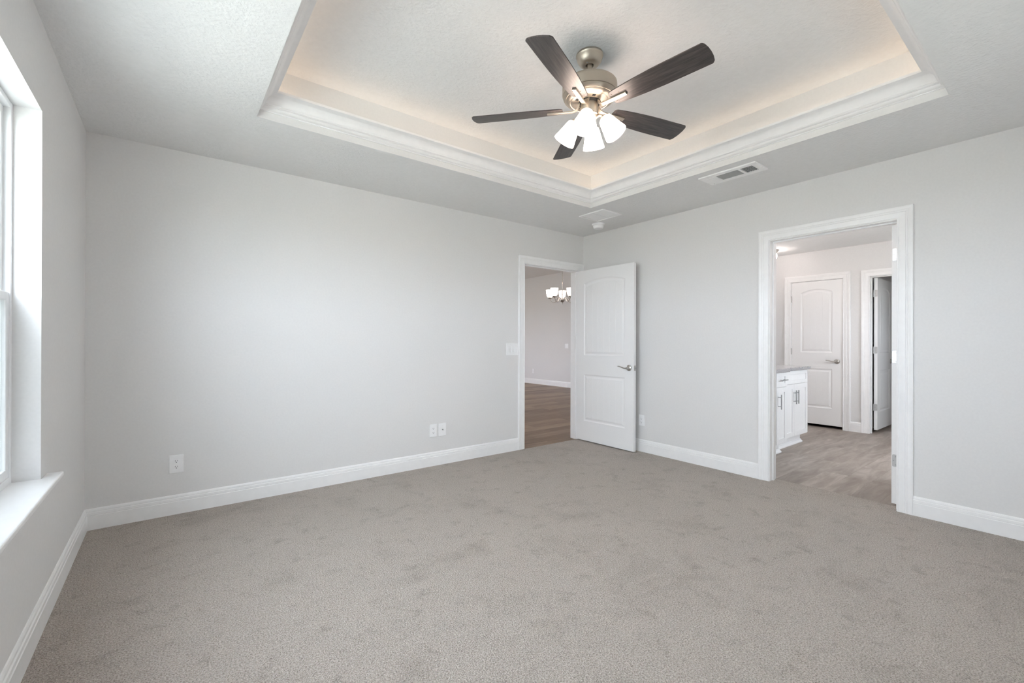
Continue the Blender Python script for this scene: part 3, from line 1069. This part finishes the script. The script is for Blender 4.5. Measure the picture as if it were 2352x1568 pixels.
xi0, xi1 = -0.062, 0.062
reg_part('frame', M_VENT, [(-hx, -hy, -0.010, xi0, hy, 0), (xi1, -hy, -0.010, hx, hy, 0), (xi0, Y(0.27), -0.010, xi1, hy, 0), (xi0, Y(0.70), -0.010, xi1, Y(0.655), 0), (xi0, -hy, -0.010, xi1, Y(0.90), 0)], 0.0015)
reg_part('damper_plate', M_VENT, [(xi0 + 0.004, Y(0.255), -0.0115, xi1 - 0.004, Y(0.10), -0.0098)])
reg_part('duct', M_DARK, [(xi0, Y(0.90), -0.0012, xi1, Y(0.27), -0.0002)])  # flat black sheet stands in for the shade inside the duct
sl = []
for i in range(11):
    x = xi0 + (xi1 - xi0) * (i + 0.5) / 11
    sl.append((x - 0.0040, Y(0.655), -0.006, x + 0.0040, Y(0.27), -0.0045))
reg_part('louvers', M_LOUV, sl)
sl = []
for i in range(7):
    y = Y(0.70) + (Y(0.90) - Y(0.70)) * (i + 0.5) / 7
    sl.append((xi0, y - 0.0016, -0.0065, xi1, y + 0.0016, -0.001))
for i in range(3):
    x = xi0 + (xi1 - xi0) * (i + 1) / 4
    sl.append((x - 0.0016, Y(0.90), -0.0045, x + 0.0016, Y(0.70), -0.0015))
reg_part('grille', M_LOUV, sl)
reg_part('adjusting_lever', M_PLASTIC, [(0.068, hy - 0.040, -0.020, 0.076, hy - 0.036, -0.009)])
reg_part('screw', M_PLASTIC, [(0.032, hy - 0.014, -0.0125, 0.038, hy - 0.008, -0.009)])
reg_part('screw', M_PLASTIC, [(0.032, -hy + 0.012, -0.0125, 0.038, -hy + 0.018, -0.009)])

ret = thing('return_grille', 'square white return-air grille on the ceiling above the corner', 'air vent', (-0.567, -0.765, H))
mb = MB()
a, b, c = 0.147, 0.162, 0.020
mb.box((-a, -b, -0.010), (-a + c, b, 0)).box((a - c, -b, -0.010), (a, b, 0)).box((-a + c, -b, -0.010), (a - c, -b + c, 0)).box((-a + c, b - c, -0.010), (a - c, b, 0)).box((-a + c, -0.007, -0.008), (a - c, 0.007, 0))
mb.build('frame', M_VENT, ret, bevel=0.002)
mb = MB()
for i in range(26):
    y = -b + c + (2 * b - 2 * c) * (i + 0.5) / 26
    if abs(y) > 0.009:
        mb.add([(-a + c, y - 0.0060, -0.0035), (a - c, y - 0.0060, -0.0035), (a - c, y + 0.0045, -0.0062), (-a + c, y + 0.0045, -0.0062), (-a + c, y - 0.0060, -0.0025), (a - c, y - 0.0060, -0.0025), (a - c, y + 0.0045, -0.0052), (-a + c, y + 0.0045, -0.0052)],
               [(0, 1, 2, 3), (7, 6, 5, 4), (0, 4, 5, 1), (1, 5, 6, 2), (2, 6, 7, 3), (3, 7, 4, 0)])
mb.build('louvers', M_VENT, ret)
mb = MB().box((-a + c, -b + c, -0.0015), (a - c, b - c, -0.0003))
mb.build('duct', M_LOUV, ret)

smo = thing('smoke_detector', 'round white smoke detector on the ceiling in the room corner', 'smoke detector', (-0.315, -0.520, H))
MB().lathe([(0.0, 0), (0.071, 0), (0.072, -0.004), (0.070, -0.010), (0.062, -0.013), (0.0, -0.013)], 40).build('base', M_PLASTIC, smo, smooth=True)
MB().lathe([(0.0, -0.012), (0.053, -0.014), (0.056, -0.018), (0.058, -0.022), (0.058, -0.030), (0.053, -0.046), (0.047, -0.052), (0.020, -0.054), (0.0, -0.054)], 40).build('cover', M_PLASTIC, smo, smooth=True)


# ------------------------------------------------------------------ wall plates (local: x along the wall, -y out of the wall)
def plate(root, w, h):
    mb = MB()
    mb.box((-w / 2, -0.006, -h / 2), (w / 2, 0, h / 2))
    return mb.build('cover_plate', M_PLASTIC, root, bevel=0.003, segs=3)


def outlet(name, label, w, h, loc, rotz, detail=True):
    r = thing(name, label, 'outlet', loc, rotz, group='duplex wall outlets')
    plate(r, w, h)
    for s in (1, -1):
        pl = []
        for k in range(24):
            an = 2 * pi * k / 24
            pl.append((0.0172 * cos(an), max(-0.0125, min(0.0125, 0.0172 * sin(an)))))
        mb = MB()
        mb.prism(pl, 0, 0.0082, lambda x, z, d: (x, -d, z + s * 0.0195))
        sk = mb.build('socket', M_PLASTIC, r)
        mb = MB()
        y0, y1 = -0.0086, -0.006
        zc = s * 0.0195
        mb.box((-0.0075, y0, zc - 0.002), (-0.0055, y1, zc + 0.0075)).box((0.0055, y0, zc - 0.001), (0.0072, y1, zc + 0.0065))
        mb.lathe([(0.0026, 0), (0.0026, 0.002), (0, 0.002)], 12, Matrix.Translation((0, -0.0066, zc - 0.0075)) @ Matrix.Rotation(rad(90), 4, 'X'))
        mb.build('slots', M_SLOT, sk)
    return r


outlet('wall_outlet', 'white duplex outlet low on the grey wall nearest the window corner', 0.080, 0.124, (-4.039, 0, 0.343), 0)
outlet('wall_outlet', 'white duplex outlet beside the cable plate low on the grey wall', 0.077, 0.124, (-2.075, 0, 0.336), 0)
outlet('wall_outlet', 'white duplex outlet just right of the open white door', 0.077, 0.118, (0, -0.869, 0.338), -pi / 2)
outlet('wall_outlet', 'small white outlet low on the wall beyond the corner doorway', 0.080, 0.125, (XG, 5.95, 0.35), -pi / 2)

cb = thing('cable_plate', 'white cable plate with one dark connector beside the duplex outlet', 'wall plate', (-1.977, 0, 0.336))
plate(cb, 0.080, 0.126)
MB().lathe([(0.0065, 0), (0.0065, 0.004), (0.0048, 0.005), (0.0048, 0.011), (0.002, 0.011), (0.0, 0.010)], 16, Matrix.Translation((0, -0.006, 0)) @ Matrix.Rotation(rad(90), 4, 'X')).build('connector', M_PULL, cb, smooth=True)

sw = thing('light_switch', 'white triple rocker switch plate beside the corner doorway', 'light switch', (-1.120, 0, 1.110))
plate(sw, 0.162, 0.130)
for i in range(3):
    x = (i - 1) * 0.046
    mb = MB()
    mb.add([(x - 0.0165, -0.005, -0.034), (x + 0.0165, -0.005, -0.034), (x + 0.0165, -0.005, 0.034), (x - 0.0165, -0.005, 0.034),
            (x - 0.0155, -0.0115, -0.033), (x + 0.0155, -0.0115, -0.033), (x + 0.0155, -0.0068, 0.033), (x - 0.0155, -0.0068, 0.033),
            (x - 0.0155, -0.0078, 0.0), (x + 0.0155, -0.0078, 0.0)],
           [(0, 1, 2, 3), (4, 5, 9, 8), (8, 9, 6, 7), (0, 1, 5, 4), (3, 2, 6, 7), (0, 4, 8, 7, 3), (1, 5, 9, 6, 2)])
    mb.build('rocker', M_PLASTIC, sw)

s2 = thing('light_switch', 'double white switch plate on the wall below the chandelier', 'light switch', (XG, 4.58, 1.085), -pi / 2)
plate(s2, 0.125, 0.125)
for i in range(2):
    x = (i - 0.5) * 0.046
    MB().box((x - 0.016, -0.010, -0.033), (x + 0.016, -0.005, 0.033)).build('rocker', M_PLASTIC, s2, bevel=0.002)

# ------------------------------------------------------------------ chandelier in the great room
CX, CY = 1.53, 1.95
ch = thing('chandelier', 'nickel chandelier with lit bell shades seen through the corner doorway', 'chandelier', (CX, CY, 0))
mb = MB()
mb.lathe([(0.0, HG), (0.065, HG), (0.062, HG - 0.012), (0.03, HG - 0.028), (0.0, HG - 0.03)], 32)
mb.build('ceiling_canopy', M_NICKEL, ch, smooth=True)
mb = MB()
z = HG - 0.03
i = 0
while z > 2.29:
    pts = []
    for k in range(17):
        an = 2 * pi * k / 16
        u, v = 0.010 * cos(an), 0.021 * sin(an)
        pts.append((u, 0, z - 0.021 + v) if i % 2 == 0 else (0, u, z - 0.021 + v))
    mb.tube(pts, 0.0026, 6)
    z -= 0.033
    i += 1
mb.build('chain', M_NICKEL, ch, smooth=True)
mb = MB()
mb.lathe([(0, 2.285), (0.006, 2.28), (0.012, 2.262), (0.006, 2.25), (0.006, 2.06), (0.012, 2.05), (0.008, 2.03), (0.010, 1.975), (0.045, 1.965), (0.047, 1.950), (0.040, 1.930), (0.020, 1.912), (0.010, 1.905), (0.006, 1.885), (0.008, 1.878), (0, 1.870)], 24)
mb.build('stem', M_NICKEL, ch, smooth=True)
for k in range(5):
    a = rad(45.9 + 72 * k)
    d = Vector((cos(a), sin(a), 0))
    pts = []
    for s in range(15):
        t = s / 14
        pts.append(d * (0.035 + 0.205 * t) + Vector((0, 0, 1.950 + 0.055 * (1 - t) * sin(pi * min(1, t * 2.2)) * (1 if t < 0.45 else 0) - 0.055 * sin(pi * max(0, (t - 0.28) / 0.72)) + 0.035 * t * t)))
    pts.append(d * 0.240 + Vector((0, 0, 1.994)))
    mb = MB()
    mb.tube(pts, 0.0055, 10)
    c = Matrix.Translation(d * 0.240)
    mb.lathe([(0.008, 1.975), (0.030, 1.985), (0.036, 1.997), (0.034, 2.003), (0.0, 2.004)], 24, c)
    arm = mb.build('arm', M_NICKEL, ch, smooth=True)
    mb = MB()
    mb.lathe([(0.028, 2.004), (0.042, 2.010), (0.054, 2.035), (0.062, 2.075), (0.067, 2.115), (0.0695, 2.142), (0.0665, 2.142), (0.064, 2.115), (0.059, 2.075), (0.051, 2.037), (0.040, 2.014), (0.028, 2.008)], 32, c, closed=True)
    sh = mb.build('lamp_shade', M_SHADE2, arm, smooth=True)

# ------------------------------------------------------------------ bathroom ceiling light and vanity light
bl = thing('flush_ceiling_light', 'small nickel ceiling light with a glowing globe at the doorway edge', 'ceiling light', (2.69, -1.105, H))
MB().lathe([(0.0, 0), (0.088, 0), (0.090, -0.006), (0.078, -0.018), (0.060, -0.040), (0.052, -0.046), (0.0, -0.046)], 32).build('base', M_NICKEL, bl, smooth=True)
MB().lathe([(0.050, -0.046), (0.060, -0.062), (0.064, -0.085), (0.056, -0.115), (0.034, -0.138), (0.0, -0.146)], 32).build('globe', M_BULB, bl, smooth=True)
fill_light = bl.copy()  # second fixture is added out of view to brighten the vanity
COL.objects.link(fill_light)
fill_light.location = (0.85, -3.30, H)
fill_light['label'] = 'small nickel ceiling light added out of view to brighten the vanity'
bl['group'] = fill_light['group'] = 'bathroom ceiling lights'
for c_ in list(bl.children):
    d_ = c_.copy()
    COL.objects.link(d_)
    d_.parent = fill_light
    if d_.name.startswith('globe'):
        d_.data = d_.data.copy()
        d_.data.materials[0] = glow('fill_globe_glow', (1.0, 0.88, 0.84), 150.0)
vl = thing('vanity_light', 'warm vanity lamp on the bathroom wall above the granite top', 'wall light', (1.3, -1.19, 2.05))
MB().box((-0.30, -0.03, -0.04), (0.30, 0, 0.04)).build('backplate', M_NICKEL, vl, bevel=0.004)
for i in range(3):
    MB().lathe([(0.0, 0.05), (0.035, 0.05), (0.05, -0.02), (0.06, -0.09), (0.0, -0.09)], 24, Matrix.Translation((-0.2 + 0.2 * i, -0.10, 0))).build('lamp_shade', M_BULB, vl, smooth=True)
